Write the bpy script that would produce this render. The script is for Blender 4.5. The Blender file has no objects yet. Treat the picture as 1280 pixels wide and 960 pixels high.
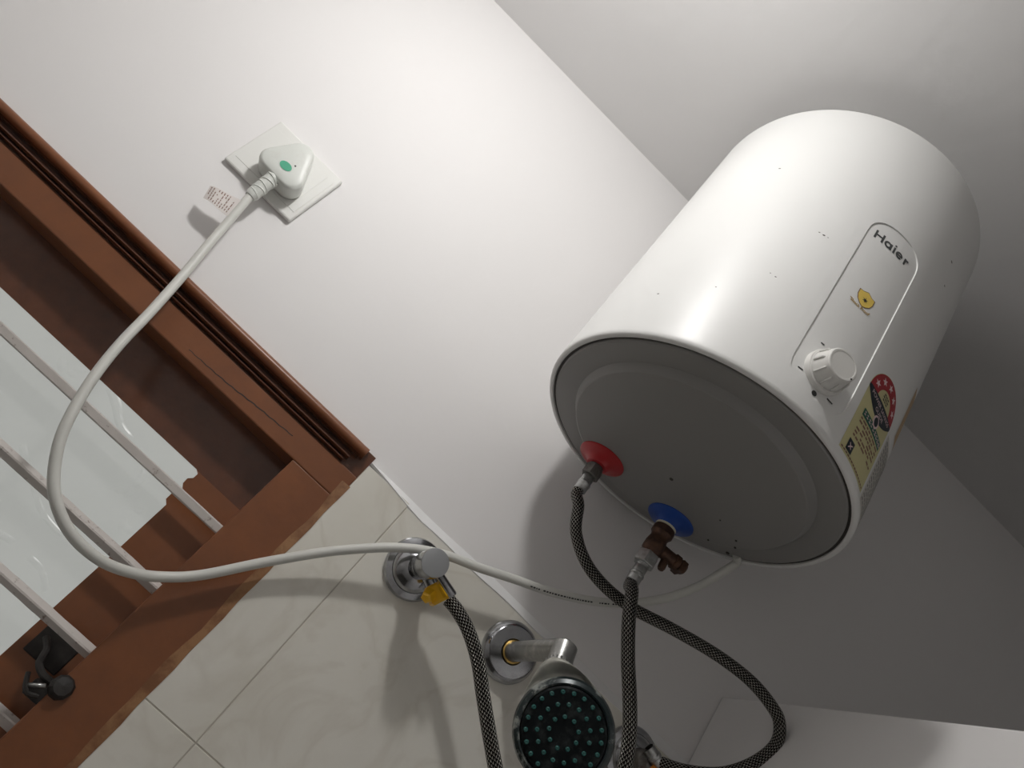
import bpy, bmesh, math, random
from mathutils import Vector, Matrix
rnd = random.Random(7)
scene = bpy.context.scene
COL = scene.collection

# ---------------------------------------------------------------- camera
cam_data = bpy.data.cameras.new('camera')
cam_data.sensor_width = 36.0
cam_data.lens = 25.5295
cam_data.clip_start = 0.01
cam = bpy.data.objects.new('camera', cam_data)
COL.objects.link(cam)
cam.matrix_world = Matrix([[0.712058, -0.698264, -0.073482, 0.0], [-0.387084, -0.303092, -0.870805, -0.8], [0.585781, 0.648508, -0.486106, 1.6], [0.0, 0.0, 0.0, 1.0]])
scene.camera = cam

# ---------------------------------------------------------------- world, exposure
world = bpy.data.worlds.new('night')
world.use_nodes = True
world.node_tree.nodes['Background'].inputs[0].default_value = (0.5, 0.55, 0.6, 1)
world.node_tree.nodes['Background'].inputs[1].default_value = 0.02
scene.world = world
scene.view_settings.view_transform = 'Standard'
scene.view_settings.look = 'None'
scene.view_settings.exposure = 0.0
scene.view_settings.gamma = 1.0
scene.view_settings.use_curve_mapping = False
BULB_STRENGTH = 205.0
BULB_POS = (-0.2920, -0.5040, 2.3880)

# ---------------------------------------------------------------- materials
def mat(name, color, rough=0.5, metal=0.0, noise=None, bump=None, spec=0.5, coat=0.0, emit=None):
    """noise = (scale, other colour, low, high); bump = (scale, strength, distance)"""
    m = bpy.data.materials.new(name)
    m.use_nodes = True
    nt = m.node_tree
    b = nt.nodes['Principled BSDF']
    b.inputs['Base Color'].default_value = (*color, 1)
    b.inputs['Roughness'].default_value = rough
    b.inputs['Metallic'].default_value = metal
    b.inputs['Specular IOR Level'].default_value = spec
    b.inputs['Coat Weight'].default_value = coat
    tc = nt.nodes.new('ShaderNodeTexCoord')
    if noise:
        n = nt.nodes.new('ShaderNodeTexNoise')
        n.inputs['Scale'].default_value = noise[0]
        n.inputs['Detail'].default_value = 6
        n.inputs['Roughness'].default_value = 0.65
        nt.links.new(tc.outputs['Object'], n.inputs['Vector'])
        r = nt.nodes.new('ShaderNodeValToRGB')
        r.color_ramp.elements[0].position = noise[2]
        r.color_ramp.elements[1].position = noise[3]
        r.color_ramp.elements[0].color = (*color, 1)
        r.color_ramp.elements[1].color = (*noise[1], 1)
        nt.links.new(n.outputs['Fac'], r.inputs['Fac'])
        nt.links.new(r.outputs['Color'], b.inputs['Base Color'])
    if bump:
        n2 = nt.nodes.new('ShaderNodeTexNoise')
        n2.inputs['Scale'].default_value = bump[0]
        n2.inputs['Detail'].default_value = 4
        nt.links.new(tc.outputs['Object'], n2.inputs['Vector'])
        bp = nt.nodes.new('ShaderNodeBump')
        bp.inputs['Strength'].default_value = bump[1]
        bp.inputs['Distance'].default_value = bump[2]
        nt.links.new(n2.outputs['Fac'], bp.inputs['Height'])
        nt.links.new(bp.outputs['Normal'], b.inputs['Normal'])
    if emit:
        b.inputs['Emission Color'].default_value = (*emit[0], 1)
        b.inputs['Emission Strength'].default_value = emit[1]
    return m

M = {}
M['wall'] = mat('wall_paint', (0.83, 0.815, 0.81), 0.6, bump=(9, 0.35, 0.004), spec=0.3)
M['ceiling'] = mat('ceiling_paint', (0.80, 0.79, 0.785), 0.7, bump=(60, 0.35, 0.0015), spec=0.2)
M['cement'] = mat('white_cement', (0.86, 0.86, 0.86), 0.6, bump=(60, 0.4, 0.001))
M['room'] = mat('side_wall_paint', (0.83, 0.815, 0.80), 0.7)
M['room_dark'] = mat('front_wall_paint', (0.78, 0.765, 0.75), 0.6)
M['floor'] = mat('floor_tile', (0.10, 0.095, 0.085), 0.4, noise=(6, (0.13, 0.12, 0.105), 0.3, 0.7))
M['grout'] = mat('grout', (0.50, 0.47, 0.40), 0.8)
M['plaster_side'] = mat('plaster_reveal', (0.55, 0.5, 0.45), 0.8)
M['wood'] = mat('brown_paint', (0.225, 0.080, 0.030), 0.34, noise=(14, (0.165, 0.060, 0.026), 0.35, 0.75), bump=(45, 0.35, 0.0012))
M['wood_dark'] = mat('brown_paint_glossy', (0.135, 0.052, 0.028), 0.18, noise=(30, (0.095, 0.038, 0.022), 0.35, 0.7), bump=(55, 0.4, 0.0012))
M['wood_raw'] = mat('worn_wood_edge', (0.33, 0.17, 0.075), 0.6, noise=(40, (0.20, 0.085, 0.035), 0.4, 0.6), bump=(60, 0.5, 0.001))
M['bar'] = mat('chipped_bar_paint', (0.60, 0.56, 0.53), 0.5, noise=(110, (0.22, 0.165, 0.14), 0.60, 0.70), bump=(80, 0.5, 0.0008))
M['bar_worn'] = mat('bar_end_rust', (0.40, 0.25, 0.20), 0.7)
M['enamel'] = mat('white_enamel', (0.80, 0.80, 0.785), 0.40, spec=0.5, bump=(5, 0.02, 0.002))
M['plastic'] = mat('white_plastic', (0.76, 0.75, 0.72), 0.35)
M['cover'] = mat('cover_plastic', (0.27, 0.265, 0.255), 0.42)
M['groove'] = mat('groove_rubber', (0.06, 0.055, 0.05), 0.7)
M['red'] = mat('red_plastic', (0.46, 0.022, 0.027), 0.35)
M['blue'] = mat('blue_plastic', (0.010, 0.065, 0.34), 0.4)
M['washer'] = mat('cream_washer', (0.72, 0.68, 0.52), 0.6)
M['bronze'] = mat('tarnished_brass', (0.13, 0.070, 0.045), 0.5, 0.7, noise=(120, (0.06, 0.036, 0.028), 0.35, 0.7), bump=(150, 0.5, 0.0008))
M['brass'] = mat('brass', (0.62, 0.42, 0.14), 0.35, 1.0)
M['nickel'] = mat('nickel', (0.52, 0.53, 0.53), 0.33, 1.0, noise=(200, (0.33, 0.33, 0.32), 0.4, 0.7))
M['steel_nut'] = mat('dull_steel', (0.22, 0.21, 0.20), 0.4, 0.9, noise=(150, (0.12, 0.11, 0.1), 0.4, 0.7))
M['chrome'] = mat('chrome', (0.42, 0.43, 0.45), 0.16, 1.0, noise=(60, (0.30, 0.30, 0.31), 0.45, 0.75))
M['chrome_old'] = mat('limescaled_chrome', (0.34, 0.34, 0.33), 0.32, 0.85, noise=(90, (0.56, 0.55, 0.53), 0.50, 0.72), bump=(140, 0.4, 0.0006))
M['handle_cap'] = mat('satin_cap', (0.34, 0.35, 0.36), 0.5, 0.5)
M['yellow'] = mat('yellow_plastic', (0.90, 0.50, 0.015), 0.35, noise=(80, (0.70, 0.30, 0.01), 0.6, 0.8))
M['orange'] = mat('orange_tape', (0.75, 0.26, 0.03), 0.45)
M['cord'] = mat('cord_sheath', (0.66, 0.66, 0.62), 0.45)
M['tag'] = mat('paper_tag', (0.80, 0.75, 0.72), 0.7)
M['print_brown'] = mat('brown_print', (0.24, 0.13, 0.10), 0.7)
M['print_gold'] = mat('gold_print', (0.42, 0.26, 0.06), 0.6)
M['print_dark'] = mat('dark_print', (0.035, 0.035, 0.035), 0.6)
M['print_grey'] = mat('grey_logo', (0.06, 0.065, 0.065), 0.35)
M['plug'] = mat('plug_plastic', (0.70, 0.72, 0.68), 0.4, noise=(40, (0.62, 0.62, 0.58), 0.5, 0.8))
M['socket'] = mat('socket_plastic', (0.80, 0.80, 0.77), 0.3)
M['green'] = mat('green_mark', (0.06, 0.40, 0.24), 0.5)
M['cream'] = mat('label_cream', (0.60, 0.56, 0.30), 0.5)
M['label_red'] = mat('label_red', (0.38, 0.025, 0.035), 0.5)
M['label_navy'] = mat('label_navy', (0.012, 0.02, 0.03), 0.5)
M['label_green'] = mat('label_green', (0.02, 0.11, 0.075), 0.5)
M['label_pink'] = mat('label_pink', (0.80, 0.62, 0.64), 0.5)
M['shield_yellow'] = mat('shield_yellow', (0.80, 0.58, 0.12), 0.5)
M['paper'] = mat('paper_label', (0.62, 0.60, 0.56), 0.6)
M['tan'] = mat('tan_label', (0.50, 0.36, 0.22), 0.6)
M['black'] = mat('black_paint', (0.009, 0.007, 0.006), 0.55, noise=(80, (0.03, 0.025, 0.022), 0.4, 0.7))
M['head_dark'] = mat('worn_dark_plating', (0.018, 0.028, 0.03), 0.28, 0.2, noise=(48, (0.33, 0.35, 0.33), 0.52, 0.60), bump=(90, 0.3, 0.0006))
M['head_grey'] = mat('scaled_grey_dome', (0.34, 0.34, 0.31), 0.5, 0.3, noise=(60, (0.44, 0.43, 0.38), 0.4, 0.7), bump=(90, 0.4, 0.0008))
M['face_dark'] = mat('shower_face', (0.004, 0.006, 0.007), 0.5, spec=0.15, noise=(100, (0.03, 0.035, 0.035), 0.5, 0.7))
M['nozzle'] = mat('teal_nozzle', (0.025, 0.11, 0.10), 0.16)
M['bulb'] = mat('lit_bulb', (1, 1, 1), 0.5, emit=((1.0, 0.985, 0.965), BULB_STRENGTH))

def tile_material():
    m = mat('cream_marble_tile', (0.80, 0.78, 0.715), 0.22, noise=(5.5, (0.73, 0.705, 0.63), 0.35, 0.72), bump=(14, 0.12, 0.002))
    nt = m.node_tree
    b = nt.nodes['Principled BSDF']
    link = b.inputs['Base Color'].links[0]
    src = link.from_socket
    tc = next(n for n in nt.nodes if n.type == 'TEX_COORD')
    n = nt.nodes.new('ShaderNodeTexNoise')                      # thin brownish veins
    n.inputs['Scale'].default_value = 7
    n.inputs['Detail'].default_value = 8
    n.inputs['Distortion'].default_value = 1.5
    nt.links.new(tc.outputs['Object'], n.inputs['Vector'])
    r = nt.nodes.new('ShaderNodeValToRGB')
    e = r.color_ramp.elements
    e[0].position, e[0].color = 0.44, (0, 0, 0, 1)
    e[1].position, e[1].color = 0.56, (0, 0, 0, 1)
    k = e.new(0.5); k.color = (1, 1, 1, 1)
    nt.links.new(n.outputs['Fac'], r.inputs['Fac'])
    mul = nt.nodes.new('ShaderNodeMath'); mul.operation = 'MULTIPLY'
    mul.inputs[1].default_value = 0.16
    nt.links.new(r.outputs['Color'], mul.inputs[0])
    mx = nt.nodes.new('ShaderNodeMix'); mx.data_type = 'RGBA'
    nt.links.new(mul.outputs[0], mx.inputs[0])
    nt.links.new(src, mx.inputs[6])
    mx.inputs[7].default_value = (0.42, 0.36, 0.27, 1)
    nt.links.new(mx.outputs[2], b.inputs['Base Color'])
    return m
M['tile'] = tile_material()

def pane_material():
    """figured white glass: scattered raised arcs and strokes"""
    m = mat('figured_white_glass', (0.16, 0.163, 0.158), 0.30, noise=(9, (0.11, 0.112, 0.108), 0.4, 0.75), emit=((0.95, 0.97, 0.92), 0.34))   # lit from behind
    nt = m.node_tree
    b = nt.nodes['Principled BSDF']
    tc = next(n for n in nt.nodes if n.type == 'TEX_COORD')
    w = nt.nodes.new('ShaderNodeTexWave'); w.wave_type = 'RINGS'; w.rings_direction = 'SPHERICAL'
    w.inputs['Scale'].default_value = 5.5
    w.inputs['Distortion'].default_value = 9.0
    w.inputs['Detail'].default_value = 1.0
    w.inputs['Detail Scale'].default_value = 1.6
    nt.links.new(tc.outputs['Object'], w.inputs['Vector'])
    thin = nt.nodes.new('ShaderNodeValToRGB')
    thin.color_ramp.elements[0].position = 0.93
    thin.color_ramp.elements[1].position = 0.99
    nt.links.new(w.outputs['Fac'], thin.inputs['Fac'])
    n = nt.nodes.new('ShaderNodeTexNoise'); n.inputs['Scale'].default_value = 30
    nt.links.new(tc.outputs['Object'], n.inputs['Vector'])
    brk = nt.nodes.new('ShaderNodeValToRGB')
    brk.color_ramp.elements[0].position = 0.50
    brk.color_ramp.elements[1].position = 0.58
    nt.links.new(n.outputs['Fac'], brk.inputs['Fac'])
    r = nt.nodes.new('ShaderNodeMath'); r.operation = 'MULTIPLY'
    nt.links.new(thin.outputs['Color'], r.inputs[0]); nt.links.new(brk.outputs['Color'], r.inputs[1])
    bp = nt.nodes.new('ShaderNodeBump')
    bp.inputs['Strength'].default_value = 0.5
    bp.inputs['Distance'].default_value = 0.0022
    nt.links.new(r.outputs[0], bp.inputs['Height'])
    nt.links.new(bp.outputs['Normal'], b.inputs['Normal'])
    return m
M['pane'] = pane_material()

def braid_material(name, wire, gap, pairs=11, pitch=230.0):
    """steel wire braid: two families of helices crossing over and under (uv: u in metres along, v around)"""
    m = bpy.data.materials.new(name); m.use_nodes = True
    nt = m.node_tree; b = nt.nodes['Principled BSDF']
    uv = nt.nodes.new('ShaderNodeUVMap'); uv.uv_map = 'UVMap'
    sp = nt.nodes.new('ShaderNodeSeparateXYZ'); nt.links.new(uv.outputs[0], sp.inputs[0])
    def math_(op, a, bb=None, c=None):
        n = nt.nodes.new('ShaderNodeMath'); n.operation = op
        for i, s in enumerate((a, bb, c)):
            if s is None: continue
            if isinstance(s, (int, float)): n.inputs[i].default_value = s
            else: nt.links.new(s, n.inputs[i])
        return n.outputs[0]
    U_, V_ = sp.outputs[0], sp.outputs[1]
    pu = math_('MULTIPLY', U_, pitch * 2 * math.pi)
    pv = math_('MULTIPLY', V_, pairs * 2 * math.pi)
    a = math_('SINE', math_('ADD', pu, pv))
    c = math_('SINE', math_('SUBTRACT', pu, pv))
    sel = math_('GREATER_THAN', math_('MULTIPLY', math_('COSINE', pu), math_('COSINE', pv)), 0.0)
    hgt = math_('MAXIMUM', math_('MULTIPLY', a, sel), math_('MULTIPLY', c, math_('SUBTRACT', 1.0, sel)))
    r = nt.nodes.new('ShaderNodeValToRGB')
    r.color_ramp.elements[0].position = 0.56; r.color_ramp.elements[0].color = (*gap, 1)
    r.color_ramp.elements[1].position = 0.85; r.color_ramp.elements[1].color = (*wire, 1)
    nt.links.new(hgt, r.inputs['Fac'])
    nt.links.new(r.outputs['Color'], b.inputs['Base Color'])
    b.inputs['Metallic'].default_value = 0.85
    b.inputs['Roughness'].default_value = 0.34
    bp = nt.nodes.new('ShaderNodeBump'); bp.inputs['Strength'].default_value = 0.9
    bp.inputs['Distance'].default_value = 0.0012
    nt.links.new(hgt, bp.inputs['Height']); nt.links.new(bp.outputs['Normal'], b.inputs['Normal'])
    return m
M['braid'] = braid_material('steel_braid', (0.62, 0.60, 0.56), (0.010, 0.009, 0.008))

# ---------------------------------------------------------------- object helpers
def base_of(p):
    return Vector(p['base']) if (p is not None and 'base' in p) else Vector((0, 0, 0))

def thing(name, label, cat, loc, group=None, rot=None, local=False):
    o = bpy.data.objects.new(name, None)
    COL.objects.link(o)
    o.empty_display_size = 0.02
    o.location = loc
    if rot: o.rotation_euler = rot
    o['base'] = (0, 0, 0) if local else tuple(loc)
    o['label'] = label; o['category'] = cat
    if group: o['group'] = group
    return o

def link(name, me, parent=None, material=None, label=None, smooth=True):
    if material is not None and not me.materials:
        me.materials.append(material)
    if smooth:
        for p in me.polygons: p.use_smooth = True
    o = bpy.data.objects.new(name, me)
    COL.objects.link(o)
    if parent is not None:
        o.parent = parent
        o['base'] = tuple(base_of(parent))
    if label: o['label'] = label
    return o

def obj(name, bm, material, parent=None, label=None, smooth=True, sharp=35):
    """links a bmesh given in world metres (or in heater metres) as one object"""
    off = base_of(parent)
    if off.length: bmesh.ops.translate(bm, verts=bm.verts, vec=-off)
    bm.normal_update()
    if smooth and sharp:
        lim = math.radians(sharp)
        for e in bm.edges:
            if len(e.link_faces) == 2 and e.calc_face_angle(0) > lim: e.smooth = False
    me = bpy.data.meshes.new(name)
    bm.to_mesh(me); bm.free()
    return link(name, me, parent, material, label, smooth)

def struct(o):
    o['kind'] = 'structure'
    return o

def box(bm, lo, hi, bevel=0.0):
    lo, hi = Vector(lo), Vector(hi)
    r = bmesh.ops.create_cube(bm, size=1.0)
    vs = r['verts']
    for v in vs:
        v.co = Vector([(lo[i] + hi[i]) / 2 + v.co[i] * (hi[i] - lo[i]) for i in range(3)])
    if bevel:
        es = list({e for v in vs for e in v.link_edges})
        bmesh.ops.bevel(bm, geom=es, offset=bevel, segments=2, profile=0.5, affect='EDGES')
    return vs

def boxbm(lo, hi, bevel=0.0):
    bm = bmesh.new(); box(bm, lo, hi, bevel); return bm

def basis(axis):
    k = Vector(axis).normalized()
    t = Vector((0, 0, 1)) if abs(k.z) < 0.9 else Vector((0, 1, 0))
    e = t.cross(k).normalized()
    return e, k.cross(e), k

def lathe(bm, prof, origin, axis, n=32):
    """prof: list of (radius, height along axis)"""
    e, g, k = basis(axis); o = Vector(origin)
    rings = []
    for r, h in prof:
        if r < 1e-7: rings.append([bm.verts.new(o + k * h)])
        else: rings.append([bm.verts.new(o + k * h + (e * math.cos(2 * math.pi * i / n) + g * math.sin(2 * math.pi * i / n)) * r) for i in range(n)])
    for a, b in zip(rings, rings[1:]):
        for i in range(n):
            j = (i + 1) % n
            if len(a) == 1 and len(b) == 1: break
            if len(a) == 1: bm.faces.new((a[0], b[j], b[i]))
            elif len(b) == 1: bm.faces.new((a[i], a[j], b[0]))
            else: bm.faces.new((a[i], a[j], b[j], b[i]))
    return bm

def lathebm(prof, origin, axis, n=32):
    return lathe(bmesh.new(), prof, origin, axis, n)

def catmull(pts, step=0.004):
    P = [Vector(p) for p in pts]
    P = [P[0] * 2 - P[1]] + P + [P[-1] * 2 - P[-2]]
    out = []
    for i in range(1, len(P) - 2):
        a, b, c, d = P[i - 1:i + 3]
        n = max(2, int((c - b).length / step))
        for k in range(n):
            t = k / n
            out.append(0.5 * (2 * b + (c - a) * t + (2 * a - 5 * b + 4 * c - d) * t * t + (3 * b - a - 3 * c + d) * t ** 3))
    out.append(P[-2])
    return out

def tube(bm, path, radius, n=14, caps=True):
    """tube along points with a uv map (metres along, turns around); radius is a number or a function of the length"""
    uvl = bm.loops.layers.uv.get('UVMap') or bm.loops.layers.uv.new('UVMap')
    P = [Vector(p) for p in path]
    T = [(P[min(i + 1, len(P) - 1)] - P[max(i - 1, 0)]).normalized() for i in range(len(P))]
    e, g, _ = basis(T[0])
    rings, L = [], [0.0]
    for i, p in enumerate(P):
        if i:
            L.append(L[-1] + (p - P[i - 1]).length)
            e = (e - T[i] * e.dot(T[i])).normalized()
            g = T[i].cross(e)
        r = radius(L[-1]) if callable(radius) else radius
        rings.append([bm.verts.new(p + (e * math.cos(2 * math.pi * k / n) + g * math.sin(2 * math.pi * k / n)) * r) for k in range(n)])
    for i in range(len(rings) - 1):
        for k in range(n):
            j = (k + 1) % n
            f = bm.faces.new((rings[i][k], rings[i][j], rings[i + 1][j], rings[i + 1][k]))
            for lp, (uu, vv) in zip(f.loops, ((L[i], k / n), (L[i], (k + 1) / n), (L[i + 1], (k + 1) / n), (L[i + 1], k / n))):
                lp[uvl].uv = (uu, vv)
    if caps:
        bm.faces.new(rings[0][::-1]); bm.faces.new(rings[-1])
    return bm

def tubebm(path, radius, n=14, caps=True):
    return tube(bmesh.new(), path, radius, n, caps)

def hexnut(bm, origin, axis, r, h, n=6, ch=0.0008):
    lathe(bm, [(0, 0), (r - ch, 0), (r, ch), (r, h - ch), (r - ch, h), (0, h)], origin, axis, n)
    return bm

def text_bm(txt, height, bold=0.0, width=None, align='CENTER'):
    """flat text as a bmesh in the xy plane, cap height = height, centred"""
    c = bpy.data.curves.new('lettering', 'FONT')
    c.body = txt; c.offset = bold; c.resolution_u = 3
    o = bpy.data.objects.new('lettering', c)
    COL.objects.link(o)
    dg = bpy.context.evaluated_depsgraph_get()
    me = bpy.data.meshes.new_from_object(o.evaluated_get(dg))
    bm = bmesh.new(); bm.from_mesh(me)
    bpy.data.objects.remove(o); bpy.data.curves.remove(c); bpy.data.meshes.remove(me)
    xs = [v.co.x for v in bm.verts]; cap = 0.70
    x0, x1 = min(xs), max(xs)
    sy = height / cap
    sx = width / (x1 - x0) if width else sy
    for v in bm.verts:
        v.co = Vector(((v.co.x - (x0 + x1) / 2) * sx, v.co.y * sy, 0))
    return bm

def poly(bm, pts):
    f = bm.faces.new([bm.verts.new((p[0], p[1], 0)) for p in pts])
    f.normal_update()
    if f.normal.z < 0: f.normal_flip()
    return f

def map_bm(bm, fn):
    for v in bm.verts: v.co = fn(v.co)
    return bm

# ================================================================ SETTING
# back wall with the window opening; its face is the plane y = 0
WX0, WX1 = -0.92, 0.00960
WZ0, WZ1 = 1.02, 1.85440
TILE_TOP = 1.83640
CEIL = 2.50400
XL, XR, YF = -1.0, 1.55, -1.5
PX = 0.52160                                                   # left face of the low partition
bm = bmesh.new()
box(bm, (XL - .1, 0.0, 0), (WX0, .2, CEIL)); box(bm, (WX1, 0.0, 0), (XR + .1, .2, CEIL))
box(bm, (WX0, 0.0, WZ1), (WX1, .2, CEIL)); box(bm, (WX0, 0.0, 0), (WX1, .2, WZ0))
wall_back = struct(obj('wall_back', bm, M['wall'], smooth=False))
struct(obj('ceiling', boxbm((XL - .1, YF - .1, CEIL), (XR + .1, .2, CEIL + .1)), M['ceiling'], smooth=False))
struct(obj('floor', boxbm((XL - .1, YF - .1, -.1), (XR + .1, .2, 0)), M['floor'], smooth=False))
struct(obj('wall_left', boxbm((XL - .1, YF - .1, 0), (XL, 0, CEIL)), M['room'], smooth=False))
struct(obj('wall_front', boxbm((XL, YF - .1, 0), (XR + .1, YF, CEIL)), M['room_dark'], smooth=False))
struct(obj('wall_far_right', boxbm((XR, YF, 0), (XR + .1, 0, CEIL)), M['room'], smooth=False))
struct(obj('wall_right', boxbm((PX, -1.35, 0), (PX + .11, 0.0, 1.93920), 0.003), M['wall'], smooth=False))

# wall tiles, each a part of the back wall, over a bed of grout
TW, TH, G, TT = 0.300, 1.83640 - 1.54000, 0.0013, 0.007
def tile_bm(x0, x1, z0, z1):
    bm = bmesh.new()
    vs = box(bm, (x0 + G / 2, -TT, z0 + G / 2), (x1 - G / 2, 0.0, z1 - G / 2))
    es = [e for e in bm.edges if all(v.co.y < -TT + 1e-6 for v in e.verts)]
    bmesh.ops.bevel(bm, geom=es, offset=0.0004, segments=1, affect='EDGES')
    return bm
bm = bmesh.new()
box(bm, (WX1, -TT + .0006, 0), (PX, 0.0, TILE_TOP)); box(bm, (XL, -TT + .0006, 0), (WX1, 0.0, WZ0))
obj('tile_grout', bm, M['grout'], wall_back, smooth=False)
edges_x = [0.07240 + TW * k for k in range(-5, 3)]
z1 = TILE_TOP
while z1 > 0.01:
    z0 = max(0.0, z1 - TH)
    for x0 in edges_x:
        x1 = x0 + TW
        a, b = max(x0, XL), min(x1, PX)
        if b - a < .01: continue
        if z1 > WZ0 + .01:                                      # beside the window
            a = max(a, WX1)
            if b - a < .01: continue
            zt_ = 1.84160 if (z1 == TILE_TOP and a < WX1 + .001) else z1
            obj('tile', tile_bm(a, b, z0, zt_), M['tile'], wall_back, smooth=False)
        else:
            obj('tile', tile_bm(a, b, z0, z1), M['tile'], wall_back, smooth=False)
    z1 = z0
# sloping fillet of white cement from the wall down to the edge of the tiles
bm = bmesh.new()
prof = []
N = 60
for i in range(N + 1):
    t = i / N
    x = WX1 + (PX - WX1) * t
    ztop = 1.84736 + .0006 * math.sin(23 * t)
    k = min(1, (x - WX1) / .085)
    zlow = 1.84520 + (1.83584 - 1.84520) * k + .0007 * math.sin(31 * t + 1) * k
    vs = [bm.verts.new(q) for q in ((x, 0, ztop), (x, -.0012, ztop), (x, -TT - .0009, zlow), (x, -TT + .001, zlow - .002), (x, 0, zlow - .002))]
    prof.append(vs)
for a, b in zip(prof, prof[1:]):
    for k in range(5):
        j = (k + 1) % 5
        bm.faces.new((a[k], b[k], b[j], a[j]))
bm.faces.new(prof[0]); bm.faces.new(prof[-1][::-1])
bmesh.ops.recalc_face_normals(bm, faces=bm.faces)
struct(obj('trim_1', bm, M['cement'], smooth=False))

# ---------------------------------------------------------------- window
win = bpy.data.objects.new('window_1', None); COL.objects.link(win)
win.location = ((WX0 + WX1) / 2, 0, WZ0); win['base'] = tuple(win.location); struct(win)
HB = 1.78880; JX = -0.05360                                    # underside of the head, inner edge of the jamb
LX = WX0 + (WX1 - JX); SZ = WZ0 + .065
FY = -.006                                                      # face of the frame
obj('frame_head', boxbm((WX0, FY, HB), (WX1, .09, 1.82200), .0015), M['wood'], win, smooth=False)
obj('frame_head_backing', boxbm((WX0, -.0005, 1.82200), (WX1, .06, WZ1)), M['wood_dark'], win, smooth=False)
obj('frame_jamb', boxbm((JX, FY, WZ0), (WX1 - .004, .09, HB), .0015), M['wood'], win, smooth=False)
obj('frame_jamb', boxbm((WX0, FY, WZ0), (LX, .09, HB), .0015), M['wood'], win, smooth=False)
obj('frame_sill', boxbm((LX, FY, WZ0), (JX, .09, SZ), .0015), M['wood'], win, smooth=False)
# worn chamfered edge of the jamb against the tiles
bm = bmesh.new()
for i in range(41):
    z = WZ0 + (HB + .02 - WZ0) * i / 40
    w = .004 + .0022 * math.sin(i * 1.3) * math.sin(i * .37) + .0015 * (1 - i / 40)
    a = [bm.verts.new(q) for q in ((WX1 - .004 - w, FY - .0004, z), (WX1 + .0012 + .0008 * math.sin(i * 2.1), -TT - .0006, z), (WX1, 0, z), (WX1 - .006, 0, z))]
    if i:
        for k in range(3): bm.faces.new((p[k], p[k + 1], a[k + 1], a[k]))
    p = a
obj('jamb_edge', bm, M['wood_raw'], win, 'worn bare edge of the brown jamb', smooth=False)
# mouldings along the top of the frame
def bead(z0, z1, y, x1, n=7, material='wood_dark', label=None):
    bm = bmesh.new()
    ra = []
    for x, sh in ((WX0, 0.0), (x1, 0.0)):
        row = [bm.verts.new((x, .0, z0))]
        for i in range(n + 1):
            t = math.pi * i / n
            row.append(bm.verts.new((x, -y * (0.35 + .65 * math.sin(t)), (z0 + z1) / 2 - (z1 - z0) / 2 * math.cos(t))))
        row.append(bm.verts.new((x, .0, z1)))
        ra.append(row)
    for k in range(len(ra[0]) - 1): bm.faces.new((ra[0][k], ra[1][k], ra[1][k + 1], ra[0][k + 1]))
    bm.faces.new(ra[0]); bm.faces.new(ra[1][::-1])
    bmesh.ops.recalc_face_normals(bm, faces=bm.faces)
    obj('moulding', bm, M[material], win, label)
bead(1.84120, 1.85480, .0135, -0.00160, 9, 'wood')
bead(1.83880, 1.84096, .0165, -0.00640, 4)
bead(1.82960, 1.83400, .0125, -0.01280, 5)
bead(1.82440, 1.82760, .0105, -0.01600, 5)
# crack along the head
bm = bmesh.new(); prev = None
for i, q in enumerate(catmull([(-0.2134, -0.0060, 1.7977), (-0.1846, -0.0060, 1.7986), (-0.1539, -0.0060, 1.8001), (-0.1213, -0.0060, 1.8033), (-0.0949, -0.0060, 1.8050), (-0.0719, -0.0060, 1.8068)], .004)):
    w = .0007 * (1 - abs(i / 20 - 1) * .5); j = .0004 * math.sin(i * 1.9)
    row = [bm.verts.new((q.x, FY - .0002, q.z + j - w)), bm.verts.new((q.x, FY - .0002, q.z + j + w))]
    if prev: bm.faces.new((prev[0], row[0], row[1], prev[1]))
    prev = row
obj('crack', bm, M['black'], win, 'dark crack along the brown head', smooth=False)
# inner sash set back in the frame, its glass fixed on the face of it
SY = .036
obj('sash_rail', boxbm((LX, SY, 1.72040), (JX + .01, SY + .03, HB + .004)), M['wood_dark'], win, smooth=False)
obj('sash_stile', boxbm((-0.14000, SY, SZ), (JX + .02, SY + .03, 1.72040)), M['wood'], win, smooth=False)
obj('sash_stile', boxbm((LX - .01, SY, SZ), (LX + .07, SY + .03, 1.72040)), M['wood'], win, smooth=False)
bm = bmesh.new()
zt, zb, xr, xl = 1.72120, SZ, -0.11536, LX + .05
pts = [(xl, zb), (xr + .0065, zb), (xr + .0042, zt - .26), (xr + .0035, zt - .12), (xr + .0022, zt - .046), (xr - .0025, zt - .042), (xr - .0028, zt - .034), (xr - .0005, zt - .029), (xr + .001, zt - .024),
       (xr - .0030, zt - .0195), (xr - .0036, zt - .013), (xr + .0002, zt - .009), (xr + .0002, zt - .003), (xr - .004, zt - .0005), (xl, zt)]
f = bm.faces.new([bm.verts.new((x, SY - .0012, z)) for x, z in pts])
r = bmesh.ops.extrude_face_region(bm, geom=[f])
bmesh.ops.translate(bm, verts=[v for v in r['geom'] if isinstance(v, bmesh.types.BMVert)], vec=(0, .003, 0))
bmesh.ops.recalc_face_normals(bm, faces=bm.faces)
obj('pane', bm, M['pane'], win, 'white figured glass pane with chipped corner', smooth=False)
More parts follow.
